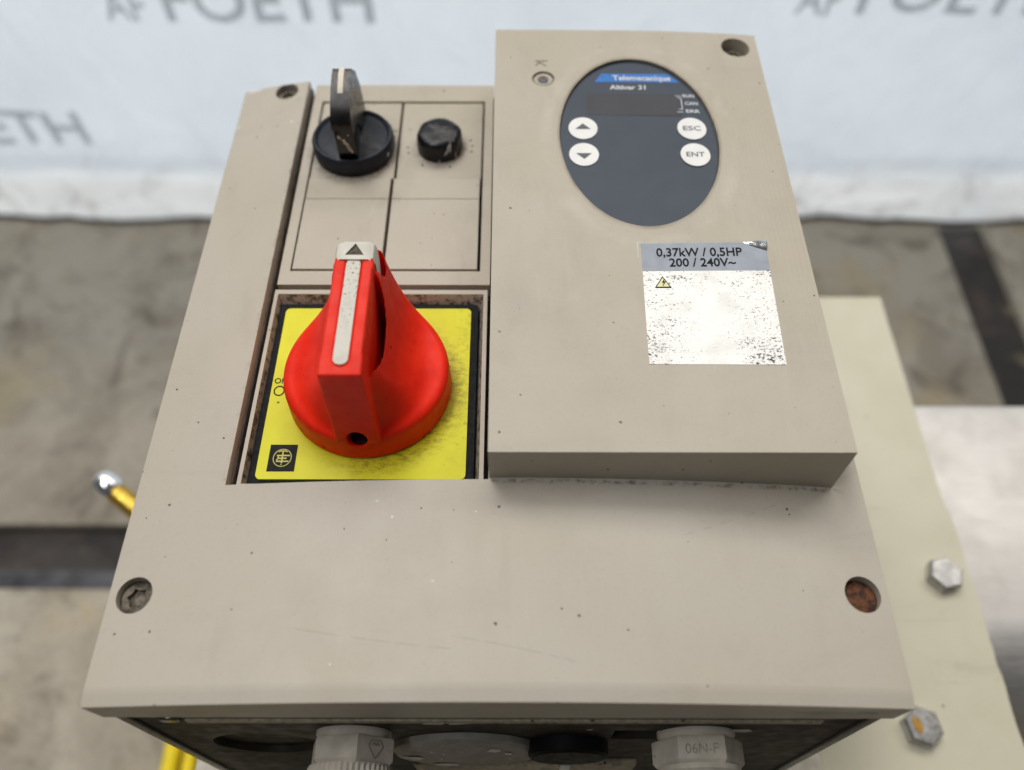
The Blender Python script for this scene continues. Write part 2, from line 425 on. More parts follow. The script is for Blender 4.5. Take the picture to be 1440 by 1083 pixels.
def tube_bm(pts, r, n=12, bm=None):
    rings = []; P = [Vector(p) for p in pts]
    for i, p in enumerate(P):
        d = (P[min(i+1, len(P)-1)]-P[max(i-1, 0)]).normalized()
        u = d.cross(Vector((0, 0, 1)) if abs(d.z) < .9 else Vector((1, 0, 0))).normalized(); v = d.cross(u)
        rings.append([p+u*r*math.cos(2*math.pi*k/n)+v*r*math.sin(2*math.pi*k/n) for k in range(n)])
    return loft_bm(rings, True, bm)
def temp_obj(bm):
    bmesh.ops.recalc_face_normals(bm, faces=bm.faces)
    me = bpy.data.meshes.new('t'); bm.to_mesh(me); bm.free()
    o = bpy.data.objects.new('t', me); col.objects.link(o); return o
def carve(bm, cutters, bev=0, seg=2, ang=32, remesh=0, smooth=0, union=()):
    """bm minus cutters, plus optional bevel; works in millimetres and gives back a bmesh"""
    o = temp_obj(bm); tmp = [o]
    for lst, op in ((union, 'UNION'), (cutters, 'DIFFERENCE')):
        for c in lst:
            k = temp_obj(c); tmp.append(k)
            md = o.modifiers.new('b', 'BOOLEAN'); md.object = k; md.operation = op; md.solver = 'EXACT'
    if remesh:
        md = o.modifiers.new('r', 'REMESH'); md.mode = 'VOXEL'; md.voxel_size = remesh
    if smooth:
        md = o.modifiers.new('s', 'SMOOTH'); md.iterations = smooth; md.factor = .5
    if bev:
        md = o.modifiers.new('v', 'BEVEL'); md.width = bev; md.segments = seg; md.limit_method = 'ANGLE'; md.angle_limit = R(ang); md.harden_normals = False
    dg = bpy.context.evaluated_depsgraph_get(); me = bpy.data.meshes.new_from_object(o.evaluated_get(dg))
    out = bmesh.new(); out.from_mesh(me)
    bpy.data.meshes.remove(me)
    for t in tmp:
        m = t.data; bpy.data.objects.remove(t); bpy.data.meshes.remove(m)
    return out
def text_bm(s, h, fn, align='LEFT', bold=0.0, width=None, thick=None):
    """flat lettering of cap height h; fn(x, y) places a point of the text"""
    cu = bpy.data.curves.new('t', 'FONT'); cu.body = s; cu.size = 1; cu.offset = bold; cu.resolution_u = 3
    o = bpy.data.objects.new('t', cu); col.objects.link(o)
    dg = bpy.context.evaluated_depsgraph_get(); dg.update()
    me = bpy.data.meshes.new_from_object(o.evaluated_get(dg)); bpy.data.objects.remove(o); bpy.data.curves.remove(cu)
    bm = bmesh.new(); bm.from_mesh(me); bpy.data.meshes.remove(me)
    xs = [v.co.x for v in bm.verts]; x0, x1 = min(xs), max(xs); k = h/.70; w = (x1-x0)*k
    kx = k if width is None else width/(x1-x0)
    wtot = (x1-x0)*kx; off = {'LEFT': 0, 'CENTER': -wtot/2, 'RIGHT': -wtot}[align]
    for v in bm.verts: v.co = Vector(fn((v.co.x-x0)*kx+off, v.co.y*k))
    return bm
def flat_bm(pts, fn, holes=None):
    """thin print: polygon (x, y) laid on a surface by fn(x, y) -> point"""
    bm = bmesh.new(); bm.faces.new([bm.verts.new(fn(x, y)) for x, y in pts]); return bm
def slab_bm(pts, fn, t):
    bm = bmesh.new(); up = [Vector(fn(x, y)) for x, y in pts]; n = len(up)
    a = [bm.verts.new(p) for p in up]; b = [bm.verts.new(p-Vector((0, 0, t))) for p in up]
    bm.faces.new(a); bm.faces.new(b[::-1])
    for i in range(n): bm.faces.new((b[i], b[(i+1) % n], a[(i+1) % n], a[i]))
    return bm
def merge(bms):
    out = bmesh.new()
    for b in bms:
        me = bpy.data.meshes.new('t'); b.to_mesh(me); b.free(); out.from_mesh(me); bpy.data.meshes.remove(me)
    return out
def blob(cx, cy, rx, ry, rot=0, n=14, jag=.25, seed=0):
    rd = random.Random(seed); out = []
    for i in range(n):
        a = 2*math.pi*i/n; k = 1+jag*(rd.random()-.5)*2
        u, v = rx*k*math.cos(a), ry*k*math.sin(a)
        out.append((cx+u*math.cos(rot)-v*math.sin(rot), cy+u*math.sin(rot)+v*math.cos(rot)))
    return out

# ------------------------------------------------------------------ the setting
def structure(o): o['kind'] = 'structure'; return o
floor = structure(link('floor', from_bm(box_bm(-6000, 6000, -5000, 6000, FLOOR-60, FLOOR-9)), 'joint'))
# cast slabs with wide filled joints between them
XJ = [(-2600, -2552), (-1040, -992), (466, 517), (2000, 2050)]; YJ = [(-2100, -2046), (-1000, -946), (198, 238), (1300, 1350), (2500, 2550)]
xs = [-5900]+[v for a in XJ for v in a]+[5900]; ys = [-4900]+[v for a in YJ for v in a]+[5900]
for i in range(0, len(xs), 2):
    for j in range(0, len(ys), 2):
        link('concrete_slab', from_bm(box_bm(xs[i], xs[i+1], ys[j], ys[j+1], FLOOR-40, FLOOR, 2.5)), 'concrete', floor)
link('joint_edging', from_bm(box_bm(-990, 464, 182, 197.5, FLOOR-8.8, FLOOR+1.2, 1)), 'jointsteel', floor)

# ------------------------------------------------------------------ the printed film curtain
def tarp_y(x, z):
    h = z-FLOOR
    y = 597+7*noise.noise(Vector((x*.006, z*.002, 3.1)))+3*noise.noise(Vector((x*.02, z*.012, 8)))
    k = max(0, 1-h/120.0)
    y += k*9*noise.noise(Vector((x*.012, z*.03, 1.7)))+k*5*noise.noise(Vector((x*.04, z*.05, 5.0)))
    # soft diagonal draw folds near the hem
    y -= 5*math.exp(-((h-70-(x-330)*-.35)/14)**2)*math.exp(-((x-330)/110)**2)
    y -= 4*math.exp(-((x-263-(h-220)*.05)/7)**2)*max(0, min(1, (h-150)/60))
    y -= 6*math.exp(-((h-74)/5)**2)
    return y
def tarp_bm():
    bm = bmesh.new(); X = [-1500+i*12 for i in range(251)]; Z = [FLOOR+1.0+i*9 for i in range(61)]
    V = [[bm.verts.new((x, tarp_y(x, z+1.5*noise.noise(Vector((x*.01, 0, 0)))), z if j else z+2.0*noise.noise(Vector((x*.013, 2, 0))))) for x in X] for j, z in enumerate(Z)]
    for j in range(len(Z)-1):
        for i in range(len(X)-1): bm.faces.new((V[j][i], V[j][i+1], V[j+1][i+1], V[j+1][i]))
    return bm
curtain = empty('film_curtain', (0, 597, FLOOR+7))
tag(curtain, 'white plastic film curtain printed with grey lettering behind the control box', 'curtain')
sheet = link('sheet', from_bm(tarp_bm(), ang=180), 'tarp', curtain)
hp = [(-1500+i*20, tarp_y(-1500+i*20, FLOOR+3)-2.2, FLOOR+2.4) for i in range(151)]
link('hem_shadow_strip', from_bm(tube_bm(hp, 2.2, 8)), 'jointsteel', curtain)  # added dark strip that stands in for the shadow line under the film
def on_tarp(x0, z0): return lambda x, y: (x0+x, tarp_y(x0+x, z0+y)-1.2, z0+y)
def tarp_text(s, x, z, h, w):
    bm = text_bm(s, h, lambda a, b: (a, b, 0), bold=.02, width=w)
    bmesh.ops.triangulate(bm, faces=bm.faces)
    bmesh.ops.subdivide_edges(bm, edges=[e for e in bm.edges if e.calc_length() > 6], cuts=2, use_grid_fill=False)
    f = on_tarp(x, z)
    for v in bm.verts: v.co = Vector(f(v.co.x, v.co.y))
    link('printed_lettering', from_bm(bm, ang=180), 'tarpprint', curtain)
for x, z in ((-340, -211), (239, -203), (-637, -345)):
    tarp_text('AF', x, z, 27, 36); tarp_text('FOETH', x+51, z, 39, 176)
for x in (-905, 830):
    tarp_text('AF', x, -207, 27, 36); tarp_text('FOETH', x+51, -207, 39, 176)

# ------------------------------------------------------------------ motor below the plate
motor = empty('motor_housing', (200, 150, FLOOR))
tag(motor, 'brushed stainless steel motor housing under the cream mounting plate', 'motor')
ZM = -225; YM = 130; RM = 60
prof = [(186.5, -300), (187.5, -172), (185.5, -166), (181, -164.2)]+[(72+46*math.cos(R(a)), -210+45.6*math.sin(R(a))) for a in range(90, 181, 6)]+[(26, -300)]
link('housing_shell', from_bm(loft_bm([[(x, y, z) for y, z in prof] for x in (-95, 620)]), ang=25), 'steel', motor)
for x in (-40, 470):
    link('foot', from_bm(box_bm(x-18, x+18, YM-50, YM+50, FLOOR, -299, 2)), 'greypaint', motor)
link('saddle', from_bm(box_bm(-60, 170, 100, 170, -168, -163.2, 1)), 'greypaint', motor)

plate = empty('mounting_plate', (60, 120, -164))
tag(plate, 'cream green painted mounting plate with two hex bolts beside the box', 'plate')
rd = random.Random(3)
edge = []
for i in range(60):
    y = -40+i*(253.5+40)/59
    chip = 0
    if y < 122: chip = 1.0+1.2*noise.noise(Vector((0, y*.09, 2)))+.8*noise.noise(Vector((0, y*.4, 7)))
    edge.append((214.5+(chip if y < 122 else -1.2+.25*noise.noise(Vector((0, y*.1, 0)))), y))
pbm = prism_bm([(-98, -40)]+edge+[(-98, 253.5)], -163, -158); bevel_bm(pbm, .5, 2, 60)
link('plate_sheet', from_bm(pbm), 'plate', plate)
def hexbolt(x, y, z, rot, dab):
    prof = lambda r, h: [(x+r*math.cos(R(rot+60*k)), y+r*math.sin(R(rot+60*k)), z+h) for k in range(6)]
    bm = loft_bm([prof(8.2, 0), prof(8.2, 4.7), prof(7.2, 5.7)]); bevel_bm(bm, .35, 2, 20)
    b = link('hex_bolt', from_bm(bm), 'steelbolt', plate)
    if dab: link('paint_dab', from_bm(slab_bm(blob(x-2.8, y+.3, 1.7, 3.4, .1, 18, .15, 4), lambda a, c: (a, c, z+5.9), .3)), 'rustpaint', b); b['label'] = 'hex bolt with an orange dab on its head'
hexbolt(202.0, 88.5, -158, 12, False); hexbolt(174.2, 22.8, -158, 40, True)

# ------------------------------------------------------------------ side things at the left
lev = empty('brass_lever', (-150, 130, -250))
tag(lev, 'thin brass rod with a round chrome end cap beside the box', 'rod')
A = Vector((-222, 158, -206)); B = Vector((-86, 60, -250)); d = (B-A).normalized()
link('rod', from_bm(tube_bm([A+d*6, A+d*30, B], 5.8, 20)), 'brass', lev)
capb = bmesh.new(); rings = []
u = d.cross(Vector((0, 0, 1))).normalized(); v = d.cross(u)
for r, h in ((1.5, -7.2), (4.2, -6.4), (6.6, -4), (7.4, 0), (7.2, 4.5), (6.2, 7)):
    rings.append([A+d*h+u*r*math.cos(2*math.pi*k/24)+v*r*math.sin(2*math.pi*k/24) for k in range(24)])
link('end_cap', from_bm(loft_bm(rings)), 'chrome', lev)
link('bracket', from_bm(box_bm(-92, -70, 48, 130, -262, -236, 2)), 'greypaint', lev)
for k, (x, r) in enumerate(((-247.5, 6.0), (-234.0, 5.0))):
    pts = [(x+4*math.sin(i*.5+k), -700+i*40, FLOOR+r+.3) for i in range(18)]+[(x+3, 25, FLOOR+r+.3), (x+3, 70, FLOOR+r+.3), (x+10, 130, FLOOR+r+.3), (x+50, 180, FLOOR+r+.3)]
    h = link('yellow_hose', from_bm(tube_bm(pts, r, 16)), 'yellowhose')
    tag(h, ('thicker' if k == 0 else 'thinner')+' of two yellow hoses lying on the floor under the box', 'hose', 'yellow hoses under the box')

# ------------------------------------------------------------------ the drive
drive = empty('motor_drive', (0, 120, -158))
tag(drive, 'beige enclosed motor drive box with red rotary handle, selector knob and oval keypad', 'control box')
D = 7.35
def lidz(x): return -D*(x/105.0)**2

# lid: crowned slab, softened near edge, arched far edge
def lid_bm():
    bm = bmesh.new(); N = 150; X = [-105+210*i/N for i in range(N+1)]
    rows = []
    for x in X:
        yt = 242.2-3.8*abs(x/105)**4; z = lidz(x)
        # cross-section ring along y
        rows.append([bm.verts.new(p) for p in ((x*.996, .2, -21), (x, 0, z-.95), (x, 3.0, z-.22), (x, 3.8, z-.08), (x, 4.6, z), (x, yt-.6, z), (x, yt, z-.7), (x*.996, yt, -21))])
    for a, b in zip(rows, rows[1:]):
        for k in range(8): bm.faces.new((a[k], a[(k+1) % 8], b[(k+1) % 8], b[k]))
    bm.faces.new(rows[0][::-1]); bm.faces.new(rows[-1])
    return bm
cut = [box_bm(-78.7, -3.2, 59.9, 300, -13.6, 30)]
for x, y, r in ((-97.8, 28.3, 5.0), (97.8, 28.9, 5.0), (-87.4, 235.3, 4.6)):
    cut.append(lathe_bm([(r, -4.2+lidz(x)), (r, 20)], (x, y, 0), 40))
lid = link('lid', from_bm(carve(lid_bm(), cut, .35, 3, 38), ang=0), 'lid', drive)
# screws
def screw(x, y, z, r, mat, depth, parent, rot=0, name='screw'):
    bm = lathe_bm([(r*.97, -1.6), (r*.97, -.55), (r*.80, 0), (r*.30, .12)], (x, y, z), 32)
    star = [((r*(.60 if k % 2 else .44))*math.cos(R(rot+k*30)), (r*(.60 if k % 2 else .44))*math.sin(R(rot+k*30))) for k in range(12)]
    cuts = [] if mat == 'rustscrew' else [prism_bm([(x+a, y+b) for a, b in star], z-1.2, z+2)]
    return link(name, from_bm(carve(bm, cuts)), mat, parent)
for x, y, r, m, rot, lab in ((-97.8, 28.3, 5.0, 'oldscrew', 25, None), (97.8, 28.9, 5.0, 'rustscrew', 70, 'rusty screw'), (-87.4, 235.3, 4.6, 'oldscrew', 10, None)):
    s = screw(x, y, lidz(x)-2.6, r, m, 0, lid, rot)
    if lab: s['label'] = lab
# white chips knocked off the lid rim
def on_lid(dz): return lambda x, y: (x, y, lidz(x)+dz)
for i, (x, y, rx, ry, a) in enumerate(((-101.0, 237.4, 3.0, .8, .14), (-103.9, 216, .35, .9, 0), (-82.6, 216.5, .6, .6, 0), (-6.5, 50.0, .35, .3, 0), (-34, 53.5, .5, .4, 0), (-29.5, 48.6, .45, .35, 0), (-17.4, 30.2, .35, .3, 0), (-42, 9.0, .4, .35, 0))):
    link('paint_chip', from_bm(slab_bm(blob(x, y, rx, ry, a, 12, .3, i), on_lid(.06), .15)), 'whitepaint', lid)
for i, (x, z, rx, rz) in enumerate(((84, -15, 6.5, 2.0), (95.5, -13.5, 3.2, .5))):
    bm = bmesh.new(); bm.faces.new([bm.verts.new((a, .2-.0105*(b+21)-.12, b)) for a, b in blob(x, z, rx, rz, -.1, 14, .35, 20+i)])
    link('paint_chip', from_bm(bm), 'plug' if i else 'gland', lid)

# case under the lid
def case_bm():
    pts = rrect(-101.6, 101.6, 1.2, 239, 3)
    bm = loft_bm([[(x, y, z) for x, y in pts] for z in (-158, -21.3)]); return bm
ccut = [lathe_bm([(16.5, -20), (16.5, 3.6)], (-72, 0, -66), 48, 'y'), box_bm(33.5, 58, -5, 4, -57, -44)]
case = link('case', from_bm(carve(case_bm(), ccut, .4, 2, 40)), 'body', drive)
link('gasket_lip', from_bm(box_bm(-84, 87, -.15, 6, -26.8, -23.6, .3)), 'lip', drive)
link('gasket_groove', from_bm(box_bm(-84, 90, .35, 6, -23.5, -21.05)), 'printbrown', drive)
for x0, x1 in ((-101.9, -98.6), (98.6, 101.9)):
    link('case_rim', from_bm(box_bm(x0, x1, .3, 3, -156, -21.4, .5)), 'bodyrim', drive)
link('latch', from_bm(box_bm(-90.5, -85, -.4, 3, -25, -21.4, .8)), 'blackgloss', drive)
link('case_ridge', from_bm(box_bm(-30, 46, -1.0, 2, -116, -93, 1.2)), 'lip', drive)
for x0, x1 in ((-123, -101.4), (101.4, 128)):
    link('mounting_foot', from_bm(box_bm(x0, x1, -6, 12, -158, -150, 1)), 'gland', drive)
# blind plugs and cable glands in the near side of the case
gp = link('blind_plug', from_bm(lathe_bm([(22.6, 1.5), (22.6, -.6), (21.6, -1.5), (19, -2.0), (6, -2.3)], (-10.7, 0, -69.5), 80, 'y')), 'plug', drive)
gp['label'] = 'grey blind plug spotted with white paint'
for i, (x, z, rx, rz) in enumerate(((-1.8, -56, 2.0, 2.4), (2.6, -61, 1.2, 1.6), (-20.5, -58, .5, .7), (-17.3, -62, .5, .8), (-18.5, -72, .5, .8), (-18, -82, 4.5, 3.2), (-27, -70, 3, 3.0), (-24, -56, .4, .5), (3, -70, .5, .6))):
    bm = bmesh.new(); bm.faces.new([bm.verts.new((a, -2.42 if (a+10.7)**2+(b+69.5)**2 < 300 else -2.2, b)) for a, b in blob(x, z, rx, rz, 0, 14, .25, 40+i)])
    link('paint_spot', from_bm(bm), 'whitepaint', gp)
for i, (x, z, rx, rz) in enumerate(((-21, -28.5, 3.6, 1.1), (-18.5, -33.5, 3.2, 1.2), (-11, -33, 3.8, 1.3), (3.2, -31.5, 3.2, 1.4), (-4, -32, 5, .5), (67, -43, 6, 2.4), (54, -62, 1.5, 1.5), (26, -42, 1, 1))):
    bm = bmesh.new(); bm.faces.new([bm.verts.new((a, 1.05, b)) for a, b in blob(x, z, rx, rz, .05, 14, .3, 60+i)])
    link('paint_spot', from_bm(bm), 'whitepaint' if i < 5 else 'gland', case)
M['deepblack'] = simple('deep_black_plastic', (.006, .006, .006), .6, spec=.1)
bk = link('blind_plug', from_bm(lathe_bm([(12.2, 1.5), (12.2, -2.8), (11.2, -3.6), (6, -3.7), (1, -3.8)], (20.8, 0, -62), 64, 'y')), 'deepblack', drive)
bk['label'] = 'black threaded blind plug'
link('paint_drip', from_bm(box_bm(20, 23.4, -1.5, -1.0, -116, -92, .2)), 'whitepaint', drive)
def gland(x, z, rc, rot, mat, name, ribs):
    g = link('cable_gland', from_bm(lathe_bm([(rc*.86, 1.6), (rc*.86, .1), (rc*.80, -1.2)], (x, 0, z), 48, 'y')), mat, drive)
    g['label'] = name
    hx = lambda r, y: [(x+r*math.cos(R(rot+60*k)), y, z+r*math.sin(R(rot+60*k))) for k in range(6)]
    bm = loft_bm([hx(rc*.97, -1.2), hx(rc, -1.8), hx(rc, -7.2), hx(rc*.93, -8.2)]); bevel_bm(bm, .5, 2, 25)
    link('hex_nut', from_bm(bm), mat, g)
    if ribs:
        n = 96; ring = lambda r0, r1, y: [(x+(r1 if k % 2 else r0)*math.cos(2*math.pi*k/n), y, z+(r1 if k % 2 else r0)*math.sin(2*math.pi*k/n)) for k in range(n)]
        bm = loft_bm([ring(rc*.93, rc*.93, -8.2), ring(rc*.93, rc*.97, -9), ring(rc*.93, rc*.97, -20), ring(rc*.6, rc*.6, -25)])
        link('ribbed_cap', from_bm(bm, ang=15), mat, g)
    else:
        link('dome_nut', from_bm(lathe_bm([(rc*.9, -8.2), (rc*.9, -9.5), (rc*.8, -10.5), (rc*.8, -20), (rc*.5, -25)], (x, 0, z), 48, 'y')), mat, g)
    pts = [(x, -22, z), (x, -60, z-2), (x+2, -110, z-20), (x+6, -150, z-70), (x+8, -165, -300), (x+10, -150, FLOOR+4.4), (x+40, -40, FLOOR+4.4)]
    link('cable', from_bm(tube_bm(pts, 4, 12)), 'cable', g)
    return g
g1 = gland(-42.3, -47.0, 12.6, 15, 'gland', 'ribbed grey cable gland with a diamond mark', True)
g2 = gland(57.2, -47.5, 13.0, 5, 'gland', 'smooth grey cable gland with raised lettering', False)
# raised marks on the two nuts: placed on the flat that faces up
def on_flat(x, z, rc, rot, k):
    a0, a1 = R(rot+60*k), R(rot+60*(k+1)); p0 = Vector((x+rc*math.cos(a0), 0, z+rc*math.sin(a0))); p1 = Vector((x+rc*math.cos(a1), 0, z+rc*math.sin(a1)))
    m = (p0+p1)/2; t = (p0-p1).normalized(); nrm = Vector((m.x-x, 0, m.z-z)).normalized()
    return lambda a, b: m+t*a+Vector((0, -4.6+b, 0))+nrm*.12
f1 = on_flat(-42.3, -47.0, 12.6, 15, 0)
dm = []
for (a, b, c_, d_) in ((-2.6, .8, 0, -2.5), (0, -2.5, 2.6, .8), (-2.6, .8, -1.5, 2.3), (2.6, .8, 1.5, 2.3), (-1.5, 2.3, 1.5, 2.3), (-1.3, .9, -.6, 1.7), (-.6, 1.7, 0, .9), (0, .9, .6, 1.7), (.6, 1.7, 1.3, .9)):
    dx, dy = c_-a, d_-b; L = math.hypot(dx, dy); nx, ny = -dy/L*.16, dx/L*.16
    dm.append(flat_bm([(a+nx, b+ny), (a-nx, b-ny), (c_-nx, d_-ny), (c_+nx, d_+ny)], f1))
link('moulded_mark', from_bm(merge(dm)), 'glandmark', g1)
f2 = on_flat(57.2, -47.5, 13.0, 5, 1)
link('moulded_lettering', from_bm(text_bm('06N-F', 2.6, lambda a, b: f2(a, b-1.3), 'CENTER', width=9.0)), 'glandmark', g2)

# ---- pocket: upper control module
link('pocket_floor', from_bm(box_bm(-78.5, -3.3, 60.0, 241.2, -13.5, -13.0)), 'gap', drive)
link('pocket_wall', from_bm(box_bm(-78.65, -78.2, 60.1, 241, -13.4, -8.2)), 'pocket', drive)
ZF = -6.9
outer = [(-76.4, 136.4), (-4.2, 136.4), (-4.2, 241.6), (-76.4, 241.6)]; inner = [(-73.0, 142.4), (-7.6, 142.4), (-7.6, 231.6), (-73.0, 231.6)]
fb = ring_bm(outer, inner, inner, -13, ZF); bevel_bm(fb, .3, 2)
link('control_frame', from_bm(fb), 'module', drive)
def plate_part(name, x0, x1, y0, y1, z):
    return link(name, from_bm(box_bm(x0, x1, y0, y1, -12.5, z, .3)), 'module', drive)
pl = plate_part('switch_plate', -72.3, -40.95, 187.9, 230.9, ZF-.35)
pr = plate_part('switch_plate', -40.0, -8.35, 187.9, 230.9, ZF-.35)
for x0, x1 in ((-72.25, -41.95), (-40.65, -8.75)):
    bm = bmesh.new(); prof = [(143.3, -12), (143.3, ZF+.15), (176.75, ZF+.15), (176.78, ZF-.9), (177.12, ZF-.9), (177.15, ZF+.05), (187.6, ZF-.05), (187.6, -12)]
    a = [bm.verts.new((x0, y, z)) for y, z in prof]; b = [bm.verts.new((x1, y, z)) for y, z in prof]
    bm.faces.new(a); bm.faces.new(b[::-1])
    n_ = len(prof)
    for i in range(n_): bm.faces.new((a[i], a[(i+1) % n_], b[(i+1) % n_], b[i]))
    bevel_bm(bm, .10, 1, 35)
    link('blank_cover', from_bm(bm), 'module', drive)
# worn print on the plates
for s, x, y, h in (('W', -42.6, 213.2, 1.9), ('2', -42.6, 209.9, 1.9)):
    link('worn_print', from_bm(text_bm(s, h, lambda a, b: (x+a, y+b, ZF-.28), 'CENTER')), 'printbrown', pl)
ds = [flat_bm(blob(-24.4+12.4*math.cos(R(a)), 205+11.5*math.sin(R(a)), .45, .55, 0, 9, .3, i), lambda x, y: (x, y, ZF-.28)) for i, a in enumerate((-12, 4, 20, 196, 180, 240, 290))]
link('worn_print', from_bm(merge(ds)), 'printbrown', pr)

# ---- selector knob
SX, SY, SB = -56.9, 203.6, ZF-.35
knob = link('selector_knob', from_bm(lathe_bm([(14.4, 0), (15.2, .8), (15.5, 3.2), (15.3, 6.2), (14.6, 7.3), (14.0, 7.4), (13.4, 6.9), (13.0, 6.3), (9, 7.0), (5, 8.2), (1, 8.6)], (SX, SY, SB), 96)), 'blackdusty', drive)
knob['label'] = 'black selector knob with a cream pointer mark'
def lever_bm():
    bm = bmesh.new(); st = []
    # rings of the blade from its near end to its far end: (y, z bottom, z top, half width bottom, half width top)
    prof = [(189.6, 13.6, 15.4, 3.7, 3.6), (190.6, 12.8, 17.6, 3.75, 3.6), (194, 12.2, 20.6, 3.8, 3.5), (199.5, 9, 23.7, 3.9, 3.4), (205, 2, 25.6, 4.0, 3.3), (208.0, -1, 25.6, 4.1, 3.3), (213, -2, 21, 4.1, 3.4), (217, -2, 12, 3.9, 3.4)]
    rings = [[(SX-wb, y, zb), (SX+wb, y, zb), (SX+wt, y, zt), (SX-wt, y, zt)] for y, zb, zt, wb, wt in prof]
    bm = loft_bm(rings); bevel_bm(bm, .7, 3, 40); return bm
link('lever', from_bm(lever_bm(), ang=28), 'lever', knob)
link('lever_stem', from_bm(box_bm(SX-3.5, SX+3.5, 190.9, 214, SB+4.8, 13.8, .4)), 'blackgloss', knob)
for i, (x, z, rx, rz) in enumerate(((.3, 6.5, .7, 2.2), (1.2, 4.2, .5, 1.5), (-1.9, 9.5, .45, .7), (1.6, 10.5, .3, .6))):
    bm = bmesh.new(); bm.faces.new([bm.verts.new((a, 190.84, b)) for a, b in blob(SX+x, z, rx, rz, .5, 16, .5, 120+i)])
    link('paint_spot', from_bm(bm), 'marker', knob)
bm = bmesh.new(); bm.faces.new([bm.verts.new((SX+15.56*math.cos(R(a)), SY+15.56*math.sin(R(a)), SB+b)) for a, b in blob(-28, 4.2, 2.2, .8, 0, 14, .4, 130)])
link('paint_spot', from_bm(bm), 'whitepaint', knob)
def lev_top(y):
    pr_ = [(194, 20.6), (199.5, 23.7), (205, 25.6), (208.6, 25.6)]
    for (a, za), (b, zb) in zip(pr_, pr_[1:]):
        if y <= b: return za+(zb-za)*(y-a)/(b-a)
    return pr_[-1][1]
Y = [198.0+i*1.15 for i in range(10)]
bm = bmesh.new(); vv = [[bm.verts.new((SX+.0+s, y, lev_top(y)+.10)) for s in (-.95, .95)] for y in Y]
for a, b in zip(vv, vv[1:]): bm.faces.new((a[0], a[1], b[1], b[0]))
link('pointer_mark', from_bm(bm), 'marker', knob)

# ---- push button
bb = lathe_bm([(8.6, 0), (8.75, 1.5), (8.7, 3), (8.6, 5), (8.4, 6.4), (7.9, 7.4), (7.0, 8.0), (5, 8.3), (3, 8.35), (1, 8.3)], (-24.4, 205.0, SB), 72)
for v_ in bb.verts:
    n_ = noise.noise(v_.co*.22)*.55+noise.noise(v_.co*.7)*.22
    rad = (v_.co-Vector((-24.4, 205.0, SB+3))).normalized()
    if v_.co.z > SB+.4: v_.co += rad*n_*(.5+.5*min(1, (v_.co.z-SB)/6))
nick = lathe_bm([(1.6, -4), (1.6, 4)], (-31.0, 211.6, SB+8.6), 16)
bt = link('push_button', from_bm(carve(bb, [nick]), ang=40), 'black', drive)
bt['label'] = 'round black push button chipped at its edge'
def on_btn(a, h, r=8.72): return (-24.4+r*math.cos(R(a)), 205+r*math.sin(R(a)), SB+h)
for i, (a, h, ra, rh) in enumerate(((-58, 6.9, 6, 1.0), (-66, 5.6, 5, .7), (-72, 4.6, 3, .4), (-46, 2.6, 1.2, 1.6), (-88, 1.0, 2.5, .6))):
    bm = bmesh.new(); bm.faces.new([bm.verts.new(on_btn(p, q, 9.05 if q < 5.5 else 9.05-.42*(q-5.5))) for p, q in blob(a, h, ra, rh, .25, 22, .75, 90+i)])
    link('paint_spot', from_bm(bm), 'whitepaint', bt)

# ---- isolator: frame, black plate, yellow plate, red handle
o4 = [(-76.7, 60.3), (-4.9, 60.3), (-4.9, 134.4), (-76.7, 134.4)]; it = [(-75.5, 61.8), (-6.2, 61.8), (-6.2, 132.6), (-75.5, 132.6)]; ib = [(-74.4, 63.0), (-7.6, 63.0), (-7.6, 129.8), (-74.4, 129.8)]
fb = ring_bm(o4, it, ib, -12.9, -7.2); bevel_bm(fb, .25, 2)
link('isolator_frame', from_bm(fb), 'module', drive)
sw = link('isolator_plate', from_bm(prism_bm(rrect(-74.8, -8.0, 62.2, 130.4, 1.2), -12.8, -10.1)), 'switchblack', drive)
yb = prism_bm(rrect(-72.5, -10.3, 64.4, 128.1, 1.6), -10.05, -9.4); bevel_bm(yb, .15, 1, 60)
link('yellow_plate', from_bm(yb), 'yellow', sw)
on_y = lambda x0, y0: (lambda x, y: (x0+x, y0+y, -9.32))
link('off_lettering', from_bm(text_bm('OFF', 2.0, on_y(-71.9, 98.0), bold=.012, width=4.6)), 'print', sw)
bm = ring_bm(circ(-69.9, 95.2, 1.75, 1.9, 32), circ(-69.9, 95.2, 1.35, 1.5, 32), circ(-69.9, 95.2, 1.35, 1.5, 32), -9.38, -9.3)
link('off_symbol', from_bm(bm), 'print', sw)
lx, ly, ls = -65.3, 71.4, 4.1
link('emblem', from_bm(slab_bm([(lx-ls, ly-4.5), (lx+ls, ly-4.5), (lx+ls, ly+4.5), (lx-ls, ly+4.5)], lambda x, y: (x, y, -9.3), .08)), 'print', sw)
on_e = lambda x, y: (lx+x*2.75, ly+y*2.95, -9.24)
def bar(x0, y0, x1, y1): return flat_bm([(x0, y0), (x1, y0), (x1, y1), (x0, y1)], on_e)
em = [ring_bm([on_e(*p)[:2] for p in circ(0, 0, 1.02, 1.02, 48)], [on_e(*p)[:2] for p in circ(0, 0, .93, .93, 48)], [on_e(*p)[:2] for p in circ(0, 0, .93, .93, 48)], -9.26, -9.24)]
em += [bar(-.08, -.62, .08, .80), bar(-.62, .18, .80, .34), bar(-.52, -.14, .48, 0.02), bar(-.62, -.48, .74, -.32), bar(-.62, -.32, -.46, -.14), bar(-.52, .02, -.38, .18), flat_bm(circ(0, -.76, .07, .07, 12), on_e)]
em.append(flat_bm([(-.46, .60), (-.30, .70), (.30, .70), (.46, .60), (.50, .70), (.32, .84), (-.32, .84), (-.50, .70)], on_e))
for k, b in enumerate(em):
    for v in b.verts: v.co.z += .004*k
link('emblem_mark', from_bm(merge(em)), 'logo_y', sw)

